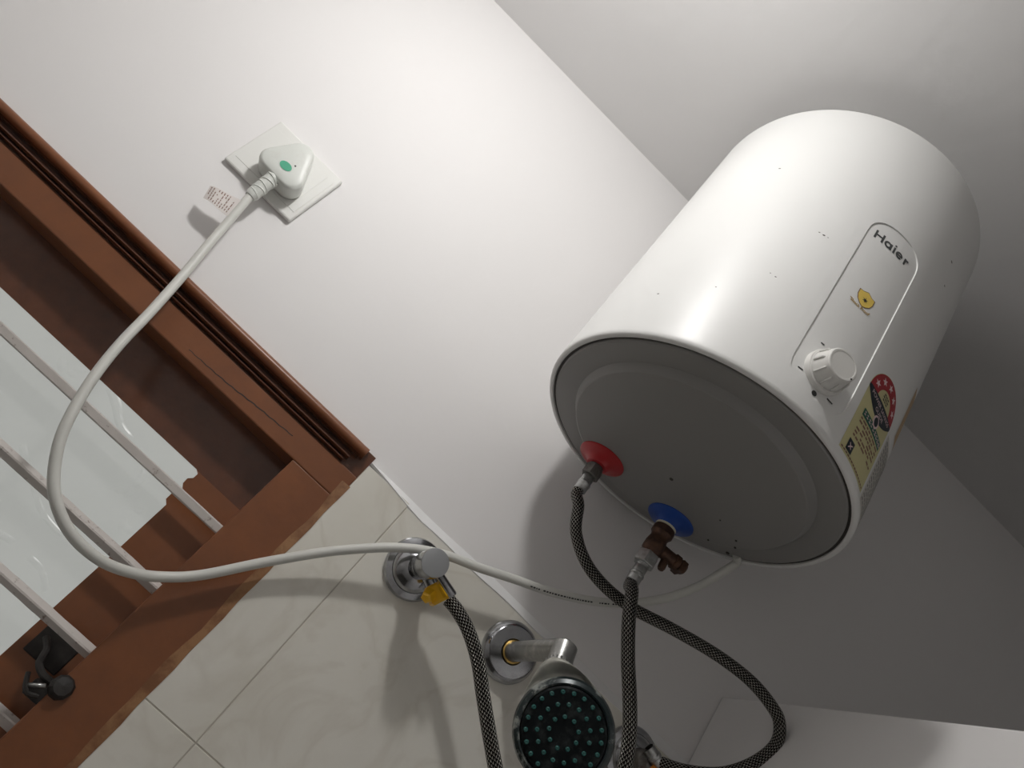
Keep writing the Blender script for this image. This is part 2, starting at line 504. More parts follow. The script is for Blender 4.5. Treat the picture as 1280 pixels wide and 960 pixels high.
# square bars across the opening
for zc, ang in ((1.68960, 4), (1.61160, 38), (1.53680, 42), (1.45920, 22), (1.38160, 30), (1.30400, 10)):
    bm = bmesh.new()
    L0, L1, s = LX - .002, JX + .0005, .0050
    secs = []
    K = 60
    for i in range(K + 1):
        x = L0 + (L1 - L0) * i / K
        row = []
        for q in range(8):
            c = [(-1, -.75), (-.75, -1), (.75, -1), (1, -.75), (1, .75), (.75, 1), (-.75, 1), (-1, .75)][q]
            a = math.radians(ang)
            j = 1 + .035 * rnd.uniform(-1, 1)
            yy, zz = c[0] * s * j, c[1] * s * j
            row.append(bm.verts.new((x, .0140 + yy * math.cos(a) - zz * math.sin(a), zc + yy * math.sin(a) + zz * math.cos(a))))
        secs.append(row)
    for a_, b_ in zip(secs, secs[1:]):
        for q in range(8):
            j = (q + 1) % 8
            bm.faces.new((a_[q], b_[q], b_[j], a_[j]))
    bm.faces.new(secs[0]); bm.faces.new(secs[-1][::-1])
    bmesh.ops.recalc_face_normals(bm, faces=bm.faces)
    obj('bar', bm, M['bar'], win, smooth=False)
# black latch on the sash
lat = obj('latch', boxbm((-0.1024, 0.0344, 1.5024), (-0.0640, 0.0416, 1.5296), .0012), M['black'], win, 'black iron window latch', smooth=False)
obj('latch_bolt', tubebm(catmull([(-0.0944, 0.0280, 1.5216), (-0.0848, 0.0200, 1.5160), (-0.0808, 0.0160, 1.5056), (-0.0704, 0.0120, 1.5008), (-0.0576, 0.0040, 1.5016)]), .0034, 8), M['black'], lat)
bm = bmesh.new()
lathe(bm, [(0, 0), (.008, 0), (.0105, .003), (.0105, .010), (.008, .013), (0, .014)], (-0.0496, 0.0000, 1.5024), (.1, -.9, .35), 10)
obj('latch_knob', bm, M['black'], lat, smooth=False)
obj('latch_bracket', boxbm((-0.0704, -0.0040, 1.4832), (-0.0416, 0.0320, 1.4976), .001), M['black'], lat, smooth=False)
obj('latch_pin', tubebm([(-0.0704, -0.0120, 1.4912), (-0.0592, -0.0120, 1.4992)], .0018, 8), M['nickel'], lat, 'shiny pin of the latch')
obj('latch_hook', tubebm(catmull([(-0.0784, -0.0080, 1.4976), (-0.0720, -0.0120, 1.4904), (-0.0656, -0.0120, 1.4864), (-0.0576, -0.0080, 1.4896)]), .0022, 8), M['black'], lat)

# ================================================================ CEILING LAMP (just outside the picture)
lamp = thing('ceiling_lamp', 'lit white bulb in a ceiling holder in front of the window wall', 'lamp', (BULB_POS[0], BULB_POS[1], CEIL))
obj('lamp_holder', lathebm([(0, 0), (.030, 0), (.030, -.010), (.019, -.016), (.019, -.030), (0, -.030)], (BULB_POS[0], BULB_POS[1], CEIL), (0, 0, 1), 24), M['plastic'], lamp)
obj('bulb', lathebm([(0, -.034)] + [(.034 * math.sin(math.pi * i / 18), -.034 * math.cos(math.pi * i / 18)) for i in range(1, 12)], BULB_POS, (0, 0, 1), 24), M['bulb'], lamp)
obj('heat_sink', lathebm([(.0318, .0115), (.0312, .0150), (.0170, .048), (.0150, .090), (0, .090)], BULB_POS, (0, 0, 1), 24), M['plastic'], lamp)

# ================================================================ WATER HEATER
R, H = 0.17168, 0.43040
heater = thing('water_heater', 'white cylindrical wall-mounted electric water heater with rotary knob', 'water heater', (0.2414, -0.1832, 2.0245), rot=(.0031, -.0212, 0), local=True)
HM = Matrix.Rotation(-.0212, 4, 'Y') @ Matrix.Rotation(.0031, 4, 'X')
HO = Vector((0.2414, -0.1832, 2.0245))
def hw(p):                                                      # heater metres -> world metres
    return HO + HM.to_3x3() @ Vector(p)
def HP(deg, z, off=0.0):
    a = math.radians(deg)
    return Vector(((R + off) * math.cos(a), (R + off) * math.sin(a), z))
# body: the lathe leaves out a rectangle where the sunken control panel sits
A0, A1, Z0, Z1 = -106, -76, .012, .278
bm = bmesh.new()
prof = [(R - .0062, .0035), (R - .0058, .0008), (R - .0040, 0), (R - .0018, .0006), (R - .0004, .0026), (R, .006), (R, Z0), (R, Z1), (R, H - .010), (R - .0012, H - .005), (R - .004, H - .0015), (R - .009, H), (R * .6, H + .003), (0, H + .004)]
rings = []
for r_, h_ in prof:
    if r_ == 0: rings.append([bm.verts.new((0, 0, h_))] * 180)
    else: rings.append([bm.verts.new((r_ * math.cos(math.radians(d)), r_ * math.sin(math.radians(d)), h_)) for d in range(0, 360, 2)])
for (ra, (pr, ph)), (rb, (qr, qh)) in zip(zip(rings, prof), list(zip(rings, prof))[1:]):
    for i in range(180):
        j = (i + 1) % 180
        mid = (2 * i + 1 + 180) % 360 - 180
        if ph == Z0 and qh == Z1 and A0 < mid < A1: continue
        if rb[i] is rb[j]: bm.faces.new((ra[i], ra[j], rb[i]))
        else: bm.faces.new((ra[i], ra[j], rb[j], rb[i]))
PC, PW = -91.1, math.radians(11.4) * R                          # panel centre and half width along the arc
PZB, PZT, CB, CT = .050, .2390, .0290, .0285
def stad(t, grow=0.0):
    """outline of the panel: straight sides, rounded ends; returns arc length and height"""
    c, s = math.cos(t), math.sin(t)
    ex = .78
    w = PW + grow
    x = w * math.copysign(abs(c) ** ex, c)
    if s >= 0: return x, PZT + (CT + grow) * abs(s) ** ex
    return x, PZB - (CB + grow) * abs(s) ** ex
NL = 128
ts = [2 * math.pi * (i + .5) / NL for i in range(NL)]
def rect_pt(t):
    x, z = stad(t)
    cx, cz = math.radians((A0 + A1) / 2 - PC) * R, (Z0 + Z1) / 2
    hx, hz = math.radians((A1 - A0) / 2) * R, (Z1 - Z0) / 2
    dx, dz = (x - cx) / hx, (z - cz) / hz
    k = 1 / max(abs(dx), abs(dz))
    return cx + dx * k * hx, cz + dz * k * hz
def cyl(x, z, off=0.0): return HP(PC + math.degrees(x / R), z, off)
loops = []
for lam in (0, .35, .7, .9, 1.0):
    lp = []
    for t in ts:
        (xa, za), (xb, zb_) = rect_pt(t), stad(t)
        lp.append(bm.verts.new(cyl(xa + (xb - xa) * lam, za + (zb_ - za) * lam)))
    loops.append(lp)
for a, b in zip(loops, loops[1:]):
    for i in range(NL):
        j = (i + 1) % NL
        bm.faces.new((a[i], a[j], b[j], b[i]))
bmesh.ops.recalc_face_normals(bm, faces=bm.faces)
# corner slivers between the patch outline and the rectangle corners
obj('body', bm, M['enamel'], heater, sharp=50)
bm = bmesh.new()
loops = []
DEP = .0011
for g_, off in ((0.0, 0.0), (-.0004, -DEP), (-.0025, -DEP), (-.006, -DEP), (-.012, -DEP), (-.022, -DEP)):
    loops.append([bm.verts.new(cyl(*stad(t, g_), off)) for t in ts])
for a, b in zip(loops, loops[1:]):
    for i in range(NL):
        j = (i + 1) % NL
        bm.faces.new((a[i], a[j], b[j], b[i]))
inner = loops[-1]
for i in range(NL // 2):                                        # close the middle with strips from left to right
    pass
mid = []
for i in range(NL):
    x, z = stad(ts[i], -.022)
    mid.append(bm.verts.new(cyl(0, min(max(z, PZB), PZT), -DEP)))
for i in range(NL):
    j = (i + 1) % NL
    try: bm.faces.new((inner[i], inner[j], mid[j], mid[i]))
    except ValueError: pass
bmesh.ops.remove_doubles(bm, verts=bm.verts, dist=1e-6)
bmesh.ops.recalc_face_normals(bm, faces=bm.faces)
if sum(f.normal.dot(f.calc_center_median()) for f in bm.faces) < 0: bmesh.ops.reverse_faces(bm, faces=bm.faces)
panel = obj('control_panel', bm, M['enamel'], heater, 'sunken rounded panel', sharp=30)

# bottom cover with its raised disc, and the groove around it
obj('bottom_groove', lathebm([(R - .0058, .0030), (R - .012, .0030), (R - .012, .006)], (0, 0, 0), (0, 0, 1), 120), M['groove'], heater)
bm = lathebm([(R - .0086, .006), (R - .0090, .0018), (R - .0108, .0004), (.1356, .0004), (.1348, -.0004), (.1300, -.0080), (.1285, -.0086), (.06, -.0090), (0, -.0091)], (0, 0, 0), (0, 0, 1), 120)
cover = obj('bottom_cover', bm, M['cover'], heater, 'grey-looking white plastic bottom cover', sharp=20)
hole = bmesh.new()
for (x, y, rr) in ((0.01064, 0.03120, .0022), (0.07864, 0.02320, .0009), (0.11064, 0.03120, .0012), (0.12024, 0.04320, .0012), (0.10264, 0.07120, .001)):
    lathe(hole, [(0, -.0096), (rr, -.0096), (rr * 1.05, -.0085)], (x, y, 0), (0, 0, 1), 10)
lathe(hole, [(0, -.0005), (.0022, -.0005), (.0022, .002)], (0.13464 , 0.07760, 0), (0, 0, 1), 10)
obj('screw_holes', hole, M['groove'], cover)['kind'] = 'stuff'
slot = bmesh.new(); box(slot, (-0.12136 - .003, 0.02320 - .0035, -.0022), (-0.12136 + .003, 0.02320 + .0035, .002))
obj('slot', slot, M['groove'], cover, smooth=False)
# wall bracket behind
obj('wall_bracket', boxbm((-.07, R - .004, .30), (.07, R + .0108, .36), .001), M['nickel'], heater, smooth=False)
# collars
def collar(x, y, m, name):
    bm = lathebm([(.0090, -.0215), (.0125, -.0205), (.0150, -.0165), (.0215, -.0128), (.0272, -.0112), (.0288, -.0098), (.0288, -.0070)], (x, y, 0), (0, 0, 1), 40)
    return obj(name, bm, M[m], heater, m + ' plastic pipe collar')
RX, RY = -0.04456, 0.10400
BX, BY = 0.06264, 0.09680
collar(RX, RY, 'red', 'pipe_collar'); collar(BX, BY, 'blue', 'pipe_collar')
obj('outlet_pipe', lathebm([(.0085, -.006), (.0085, -.034), (0, -.034)], (RX, RY, 0), (0, 0, 1), 20), M['steel_nut'], heater)
obj('inlet_pipe', lathebm([(.0085, -.006), (.0085, -.034), (0, -.034)], (BX, BY, 0), (0, 0, 1), 20), M['steel_nut'], heater)

# wraps a flat design (arc length, height) around the body
def wrap(bm, off, a_ref=PC, floor_=0.0):
    bmesh.ops.triangulate(bm, faces=[f for f in bm.faces if len(f.verts) > 4])
    xs = [v.co.x for v in bm.verts]
    st = math.radians(1.6) * R
    k = math.ceil(min(xs) / st)
    while k * st < max(xs):
        bmesh.ops.bisect_plane(bm, geom=bm.verts[:] + bm.edges[:] + bm.faces[:], plane_co=(k * st, 0, 0), plane_no=(1, 0, 0), dist=1e-7)
        k += 1
    return map_bm(bm, lambda c: HP(a_ref + math.degrees(c.x / R), c.y, off))
def sh(bm, dx, dy):
    bmesh.ops.translate(bm, verts=bm.verts, vec=(dx, dy, 0)); return bm
def arc(a): return math.radians(a - PC) * R
# lettering on the panel
def stroke(bm, pts, w):
    """a flat ribbon of width w along points"""
    P = [Vector((x, y)) for x, y in pts]; L_, R_ = [], []
    for i, p in enumerate(P):
        t = (P[min(i + 1, len(P) - 1)] - P[max(i - 1, 0)]).normalized(); nrm = Vector((-t.y, t.x)) * w / 2
        L_.append(p + nrm); R_.append(p - nrm)
    for i in range(len(P) - 1): poly(bm, [R_[i], R_[i + 1], L_[i + 1], L_[i]])
def ring(cx, cy, rx, ry, a0, a1, n=20):
    return [(cx + rx * math.cos(math.radians(a0 + (a1 - a0) * i / n)), cy + ry * math.sin(math.radians(a0 + (a1 - a0) * i / n))) for i in range(n + 1)]
b = bmesh.new(); sw = .205                                       # letters drawn one unit tall
stroke(b, [(.10, 0), (.10, 1)], sw); stroke(b, [(.86, 0), (.86, 1)], sw); stroke(b, [(.10, .52), (.86, .52)], sw * .9)
stroke(b, ring(1.50, .37, .30, .28, 0, 360, 28), sw); stroke(b, [(1.83, 0), (1.83, .74)], sw)
stroke(b, [(2.22, 0), (2.22, .74)], sw); stroke(b, [(2.22, .86), (2.22, 1.04)], sw)
stroke(b, ring(2.86, .37, .30, .28, -40, -355, 28), sw); stroke(b, [(2.58, .37), (3.22, .37)], sw * .8)
stroke(b, [(3.60, 0), (3.60, .74)], sw); stroke(b, ring(3.90, .38, .29, .27, 175, 75, 10), sw)
for v in b.verts: v.co = Vector(((v.co.x - 2.02) * .0116, (v.co.y) * .0120, 0))
b = sh(b, arc(-91.9), .2372)
obj('lettering', wrap(b, -DEP + .00025), M['print_grey'], panel, smooth=False)
# yellow shield with a dark spark, and the small words under it
b = bmesh.new()
cx, cz, w, h = arc(-91.6), .1575, .0092, .0165
shield = [(-w, .50 * h), (-.55 * w, .52 * h), (0, .68 * h), (.55 * w, .52 * h), (w, .50 * h), (w, .1 * h), (.8 * w, -.2 * h), (.4 * w, -.42 * h), (0, -.52 * h), (-.4 * w, -.42 * h), (-.8 * w, -.2 * h), (-w, .1 * h)]
poly(b, [(cx + x * 1.1, cz + z * 1.08) for x, z in shield]); obj('shield_border', wrap(b, -DEP + .0002), M['print_brown'], panel, smooth=False)
b = bmesh.new(); poly(b, [(cx + x, cz + z) for x, z in shield]); obj('shield', wrap(b, -DEP + .0004), M['shield_yellow'], panel, 'yellow shield mark', smooth=False)
b = bmesh.new()
pts = []
for i in range(12):
    a = math.pi / 2 + i * math.pi / 6
    rr = .0036 if i % 2 == 0 else .0013
    pts.append((cx + rr * math.cos(a), cz + rr * math.sin(a)))
poly(b, pts); obj('spark', wrap(b, -DEP + .0006), M['print_dark'], panel, smooth=False)
b = sh(text_bm("'Shock Proof'", .0036, bold=.03, width=.0255), 0, .0)
for v in b.verts: v.co.y += 7.0 * v.co.x ** 2
b = sh(b, arc(-92.1), .1445)
obj('lettering', wrap(b, -DEP + .0003), M['print_gold'], panel, smooth=False)
# knob
ka, kz = -91.6, 0.05288
kd = Vector((math.cos(math.radians(ka)), math.sin(math.radians(ka)), 0)); ko = kd * (R - DEP) + Vector((0, 0, kz))
bm = lathebm([(.0212, -.002), (.0212, .0035), (.0205, .0046), (.0190, .0050), (.0188, .0058)], ko, kd, 48)
obj('knob_base', bm, M['plastic'], heater)
bm = lathebm([(.0186, .0050), (.0184, .0066), (.0160, .0195), (.0157, .0212), (.0146, .0222), (.0130, .0222), (.0126, .0219), (0, .0219)], ko, kd, 48)
knob = obj('knob', bm, M['plastic'], heater, 'ribbed white rotary knob', sharp=25)
e, g, k = basis(kd)
for i in range(10):
    a = 2 * math.pi * i / 10 + .2
    d = e * math.cos(a) + g * math.sin(a)
    bm = tubebm([ko + k * .0068 + d * .0179, ko + k * .0078 + d * .0187, ko + k * .0165 + d * .0171, ko + k * .0178 + d * .0158], .0011, 6)
    obj('grip_rib', bm, M['plastic'], knob)
d = (e * math.cos(-.5) + g * math.sin(-.5))
obj('pointer_mark', lathebm([(0, .0226), (.0009, .0226), (.0009, .0215)], ko + d * .0138, kd, 8), M['groove'], knob)
# printed marks round the knob
b = bmesh.new()
for ang_, zz, rr in ((-91.4, .0270, .0028),):
    poly(b, [(arc(ang_) + rr * math.cos(2 * math.pi * i / 14), zz + rr * math.sin(2 * math.pi * i / 14)) for i in range(14)])
for ang_, zz, w in ((-85.9, .0335, .0036), (-98.6, .0385, .0026), (-96.5, .078, .002)):
    poly(b, [(arc(ang_) - w, zz - .0007), (arc(ang_) + w, zz - .0007), (arc(ang_) + w, zz + .0007), (arc(ang_) - w, zz + .0007)])
obj('dial_marks', wrap(b, -DEP + .0003), M['print_dark'], panel, smooth=False)['kind'] = 'stuff'
# energy label
LC = -66.2; LW = math.radians(10.1) * R
def lab(bm, off): return wrap(bm, off, a_ref=LC)
lz0, lzc = .0085, 0.09000
b = bmesh.new()
dome = [(LW * math.cos(math.pi * i / 24), lzc + LW * math.sin(math.pi * i / 24)) for i in range(25)]
poly(b, [(-LW, lz0), (LW, lz0)] + dome)
elabel = obj('energy_label', lab(b, .0002), M['cream'], heater, 'cream energy label with red dome of stars', smooth=False)
b = bmesh.new()
outer = [(LW * .985 * math.cos(math.pi * i / 24), lzc + LW * .985 * math.sin(math.pi * i / 24)) for i in range(25)]
inn = [(LW * .50 * math.cos(math.pi * i / 24), lzc + LW * .50 * math.sin(math.pi * i / 24)) for i in range(25)]
for i in range(24): poly(b, [outer[i], outer[i + 1], inn[i + 1], inn[i]])
obj('star_arc', lab(b, .0004), M['label_red'], elabel, smooth=False)
b = bmesh.new()
for i in range(5):
    a = math.radians(158 - 33 * i); c = (LW * .75 * math.cos(a), lzc + LW * .75 * math.sin(a))
    poly(b, [(c[0] + (.0046 if q % 2 == 0 else .0019) * math.cos(a + q * math.pi / 5), c[1] + (.0046 if q % 2 == 0 else .0019) * math.sin(a + q * math.pi / 5)) for q in range(10)])
obj('stars', lab(b, .0006), M['label_pink'], elabel, smooth=False)
b = bmesh.new()                                                # navy band, sagging in the middle
for i in range(16):
    x0, x1 = -LW + 2 * LW * i / 16, -LW + 2 * LW * (i + 1) / 16
    lo = lambda x: lzc - .003 - .0165 * (1 - (x / LW) ** 2)
    poly(b, [(x0, lo(x0)), (x1, lo(x1)), (x1, lzc + .0005), (x0, lzc + .0005)])
obj('navy_band', lab(b, .0004), M['label_navy'], elabel, smooth=False)
b = text_bm('POWER SAVINGS', .0044, width=.046)
for v in b.verts: v.co.y += lzc - .0075 + 3.5 * v.co.x ** 2
obj('lettering', lab(b, .0006), M['label_pink'], elabel, smooth=False)
b = sh(text_bm('GUIDE', .0044, width=.019), 0, lzc - .0140)
obj('lettering', lab(b, .0006), M['label_pink'], elabel, smooth=False)
b = bmesh.new()
for i, w in enumerate((.011, .013, .011)):
    for q in range(3):
        x = -w / 2 + w * q / 3
        poly(b, [(x, lzc + .0035 + .0032 * i), (x + w / 3.6, lzc + .0035 + .0032 * i), (x + w / 3.6, lzc + .0052 + .0032 * i), (x, lzc + .0052 + .0032 * i)])
obj('small_print', lab(b, .0004), M['print_dark'], elabel, smooth=False)
b = bmesh.new(); oz = lzc - .0215
poly(b, [(.006 * math.cos(2 * math.pi * i / 20), oz + .0068 * math.sin(2 * math.pi * i / 20)) for i in range(20)])
obj('oval_border', lab(b, .0006), M['label_pink'], elabel, smooth=False)
b = bmesh.new(); poly(b, [(.0040 * math.cos(2 * math.pi * i / 20), oz + .0050 * math.sin(2 * math.pi * i / 20)) for i in range(20)])
obj('oval', lab(b, .0008), M['label_navy'], elabel, smooth=False)
b = bmesh.new(); poly(b, [(-.022, .056), (.0255, .056), (.0255, .0645), (-.022, .0645)])
obj('green_heading', lab(b, .0004), M['label_green'], elabel, smooth=False)
b = bmesh.new()
for i in range(9):
    x = -.020 + i * .005
    w = rnd.uniform(.0025, .0042)
    poly(b, [(x, .0585), (x + w, .0585), (x + w, .0598), (x, .0598)]); poly(b, [(x, .0612), (x + w * .8, .0612), (x + w * .8, .0624), (x, .0624)])
obj('small_print', lab(b, .0006), M['label_pink'], elabel, smooth=False)
b = bmesh.new()
for row in range(6):
    x = -.0215
    z = .0520 - row * .0042
    while x < .022:
        w = rnd.uniform(.003, .008)
        if rnd.random() < .82: poly(b, [(x, z), (min(x + w, .0245), z), (min(x + w, .0245), z + .0021), (x, z + .0021)])
        x += w + .0014
for i in range(14):
    x = -.0285 + i * .0041
    poly(b, [(x, .0105), (x + .0031, .0105), (x + .0031, .0122), (x, .0122)])
obj('small_print', lab(b, .0004), M['print_brown'], elabel, smooth=False)
b = bmesh.new(); poly(b, [(-.0225, .0135), (-.0125, .0135), (-.0125, .0262), (-.0225, .0262)])
obj('emblem', lab(b, .0004), M['label_navy'], elabel, smooth=False)
b = bmesh.new()
for a_, l_ in ((.6, .0040), (2.2, .0036), (4.0, .0042), (5.4, .0034)):
    c = (-.0175, .0198); dx, dz = math.cos(a_), math.sin(a_)
    poly(b, [(c[0] - dz * .0007, c[1] + dx * .0007), (c[0] + dz * .0007, c[1] - dx * .0007), (c[0] + dx * l_ + dz * .0005, c[1] + dz * l_ - dx * .0005), (c[0] + dx * l_ - dz * .0005, c[1] + dz * l_ + dx * .0005)])
obj('emblem_figure', lab(b, .0006), M['label_pink'], elabel, smooth=False)
# paper label beside it and a tan strip higher up
b = bmesh.new(); poly(b, [(arc(-54.5), .006), (arc(-38), .006), (arc(-38), .087), (arc(-54.5), .087)])
plabel = obj('paper_label', wrap(b, .0002), M['paper'], heater, 'white paper label of small print', smooth=False)
b = bmesh.new()
for row in range(15):
    z = .080 - row * .005; x = arc(-53.5)
    while x < arc(-40):
        w = rnd.uniform(.003, .009)
        poly(b, [(x, z), (x + w, z), (x + w, z + .0017), (x, z + .0017)]); x += w + .0016
obj('small_print', wrap(b, .0004), M['print_grey'], plabel, smooth=False)
b = bmesh.new(); poly(b, [(arc(-47.5), .105), (arc(-40), .105), (arc(-40), .178), (arc(-47.5), .178)])
obj('tan_strip', wrap(b, .0002), M['tan'], heater, 'tan sticker strip', smooth=False)
# a few dirt specks and scuffs on the enamel
b = bmesh.new()
for ang_, z, rr in ((-140.7, .2895, .0011), (-113.5, .199, .0012), (-115.2, .200, .0008), (-112.0, .1985, .0006), (-119, .118, .0008), (-121, .12, .0006), (-66.5, .318, .0016), (-64, .285, .0012), (-150, .06, .001), (-133, .08, .0007)):
    poly(b, [(arc(ang_) + rr * 1.3 * math.cos(2 * math.pi * i / 8), z + rr * .8 * math.sin(2 * math.pi * i / 8)) for i in range(8)])
obj('dirt_specks', wrap(b, .00015), M['steel_nut'], heater, smooth=False)['kind'] = 'stuff'

# ================================================================ SAFETY VALVE under the blue collar
DN = hw((0, 0, -1)) - hw((0, 0, 0))
bp = hw((BX, BY, -.0195))
prv = thing('safety_valve', 'tarnished brass safety valve with side spout under the blue collar', 'valve', bp)
bm = bmesh.new(); lathe(bm, [(.0088, 0), (.0128, 0), (.0128, .003), (.0088, .003), (.0088, 0)], bp, DN, 24); obj('washer', bm, M['washer'], prv, 'cream sealing washer')
bm = lathebm([(.0088, .003), (.0125, .0035), (.0132, .006), (.0132, .012), (.0112, .0145), (.0104, .018), (.0112, .022), (.0122, .027), (.0122, .036), (.0100, .040), (.0090, .043), (0, .043)], bp, DN, 24)
obj('valve_body', bm, M['bronze'], prv)
bm = hexnut(bmesh.new(), bp + DN * .041, DN, .0128, .015); lathe(bm, [(.0080, .0), (.0080, .004)], bp + DN * .056, DN, 20)
obj('hex_nut', bm, M['nickel'], prv, 'bright hexagonal nut', smooth=False)
sd = Vector((.99, -.05, .06)).normalized()
so = bp + DN * .028
bm = lathebm([(.0, .004), (.0078, .006), (.0078, .028), (.0094, .0285), (.0094, .034), (.0080, .035), (.0080, .043), (.0062, .045), (0, .045)], so, sd, 20)
spout = obj('side_spout', bm, M['bronze'], prv)
bm = lathebm([(.0046, .0), (.0046, .014), (.0036, .0165), (0, .0165)], so + sd * .019 + DN * .004, (DN + Vector((0, -.2, 0))), 14)
obj('drain_nipple', bm, M['bronze'], prv)
bm = bmesh.new(); box(bm, so + sd * .0385 + Vector((-.004, -.0095, -.0085)), so + sd * .0385 + Vector((.004, .0095, .0055)), .0012)
obj('release_tab', bm, M['bronze'], spout, smooth=False)

# ================================================================ HOSES
def ferrule(parent, p, d, r, ln):
    bm = lathebm([(r * .9, 0), (r * .98, .0015), (r * .98, ln * .45), (r * 1.10, ln * .5), (r * 1.10, ln * .62), (r * 1.02, ln * .66), (r * 1.02, ln), (r * .9, ln + .0006), (0, ln + .0006)], p, d, 20)
    return obj('ferrule', bm, M['nickel'], parent, 'crimped metal ferrule')
def hose(label, pts, r, loc, d0, d1, nut, nut_mat, tail=True):
    t = thing('braided_hose', label, 'hose', loc)
    obj('braid', tubebm(catmull(pts, .0035), r, 16), M['braid'], t)
    d0 = Vector(d0).normalized()
    ferrule(t, Vector(pts[0]) - d0 * .018, d0, r * 1.10, .022)
    if nut:
        obj('hex_nut', hexnut(bmesh.new(), Vector(pts[0]) - d0 * .031, d0, .0112, .0135), M[nut_mat], t, smooth=False)
    if not tail: return t
    d1 = Vector(d1).normalized()
    ferrule(t, Vector(pts[-1]) + d1 * .017, -d1, r * 1.10, .020)
    return t
rp = hw((RX, RY, -.0215))
hs0 = rp + DN * .033
HOT = [hs0, hs0 + DN * .010] + [(0.2060, -0.0856, 1.9475), (0.2205, -0.0888, 1.9210), (0.2474, -0.0920, 1.9024), (0.2829, -0.0896, 1.8982), (0.3206, -0.0944, 1.9007), (0.3644, -0.1056, 1.9102), (0.4147, -0.1200, 1.9180), (0.4590, -0.1280, 1.9202), (0.4903, -0.1344, 1.9132), (0.5071, -0.1344, 1.9047), (0.5197, -0.1256, 1.8873), (0.5175, -0.1080, 1.8613), (0.5032, -0.0880, 1.8361), (0.4777, -0.0680, 1.8178), (0.4582, -0.0480, 1.8107)]
hose('long braided steel hose looping from the red collar to the right-hand valve', HOT, .0066, hs0, DN, (-.9, .1, .25), True, 'steel_nut')
cs0 = bp + DN * .076
COLD = [cs0, cs0 + DN * .010] + [(0.3023, -0.1072, 1.9092), (0.3103, -0.1216, 1.8764), (0.3297, -0.1240, 1.8456), (0.3480, -0.1320, 1.8152), (0.3645, -0.1360, 1.7882), (0.3793, -0.1344, 1.7605), (0.3976, -0.1240, 1.7226), (0.3966, -0.1080, 1.6826), (0.3718, -0.0960, 1.6573), (0.3387, -0.0880, 1.6613), (0.3054, -0.0840, 1.6813), (0.2756, -0.0800, 1.7053), (0.2459, -0.0760, 1.7312), (0.2212, -0.0720, 1.7536), (0.1959, -0.0672, 1.7700), (0.1773, -0.0608, 1.7779), (0.1641, -0.0552, 1.7814)]
hose('braided steel hose hanging from the brass safety valve towards the left-hand valve', COLD, .0072, cs0, DN, (-.75, .1, .45), False, None, False)

# ================================================================ ANGLE VALVES
def valve(label, x, z, full, nutm):
    o = Vector((x, -TT, z)); out = Vector((0, -1, 0))
    t = thing('angle_valve' if full else 'wall_outlet', label, 'valve' if full else 'pipe fitting', o)
    bm = lathebm([(.0340, 0), (.0342, .004), (.0325, .0075), (.0280, .0090), (.0265, .0094), (.0255, .0125), (.0215, .0180), (.0150, .0215), (.0125, .0225), (.0120, .030)], o, out, 48)
    obj('flange', bm, M['chrome'], t, sharp=28)
    y0 = .024
    if not full:
        od = Vector((.80, -.50, -.25)).normalized()
        obj('valve_body', lathebm([(.0125, .022), (.0122, .034), (.0105, .037), (0, .037)], o, out, 28), M['steel_nut'], t)
        obj('outlet', lathebm([(.0105, 0), (.0105, .030), (.009, .032), (0, .032)], o + out * .024, od, 24), M['steel_nut'], t)
        obj('tape_ring', lathebm([(.0102, 0), (.0142, .001), (.0146, .008), (.0102, .0095)], o + out * .024 + od * .0125, od, 24), M[nutm], t, 'orange tape around the outlet')
        return t
    obj('valve_body', lathebm([(.0118, y0), (.0118, .046), (.0105, .048), (.0105, .052), (0, .052)], o, out, 28), M['chrome'], t)
    bm = lathebm([(.0095, .046), (.0148, .049), (.0150, .0785), (.0146, .080), (0, .080)], o, out, 36)
    hd = obj('handle', bm, M['chrome'], t)
    obj('handle_cap', lathebm([(.0146, .0798), (.0143, .0808), (.0130, .0811), (0, .0812)], o, out, 36), M['handle_cap'], hd, 'flat satin cap')
    ld = Vector((.97, .0, -.22)).normalized()
    obj('lever', lathebm([(.0045, .012), (.0045, .037), (.0038, .0385), (0, .0385)], o + out * .068, ld, 16), M['chrome'], hd)
    od = Vector((.88, -.1, -.40)).normalized()
    obj('outlet', lathebm([(.0082, .004), (.0082, .030), (.007, .031), (0, .031)], o + out * .042, od, 20), M['chrome'], t)
    if full:
        bm = bmesh.new(); hexnut(bm, o + out * .045 + od * .0200, od, .0128, .0200, 6, .0025); obj('coupling_nut', bm, M[nutm], t, 'bright yellow coupling nut', smooth=False)
        bm = bmesh.new(); hexnut(bm, o + out * .050 + od * .0265 + Vector((-.002, 0, -.006)), Vector((-.25, -.55, -.8)), .0066, .014, 5, .002); obj('test_plug', bm, M[nutm], t, 'yellow plug', smooth=False)
    return t
valve('chrome angle valve with yellow coupling nut, white cord resting on it', 0.12320, 1.79120, True, 'yellow')
valve('chrome pipe outlet with orange tape, mostly hidden between shower head and hanging hose', 0.44960, 1.80320, False, 'orange')

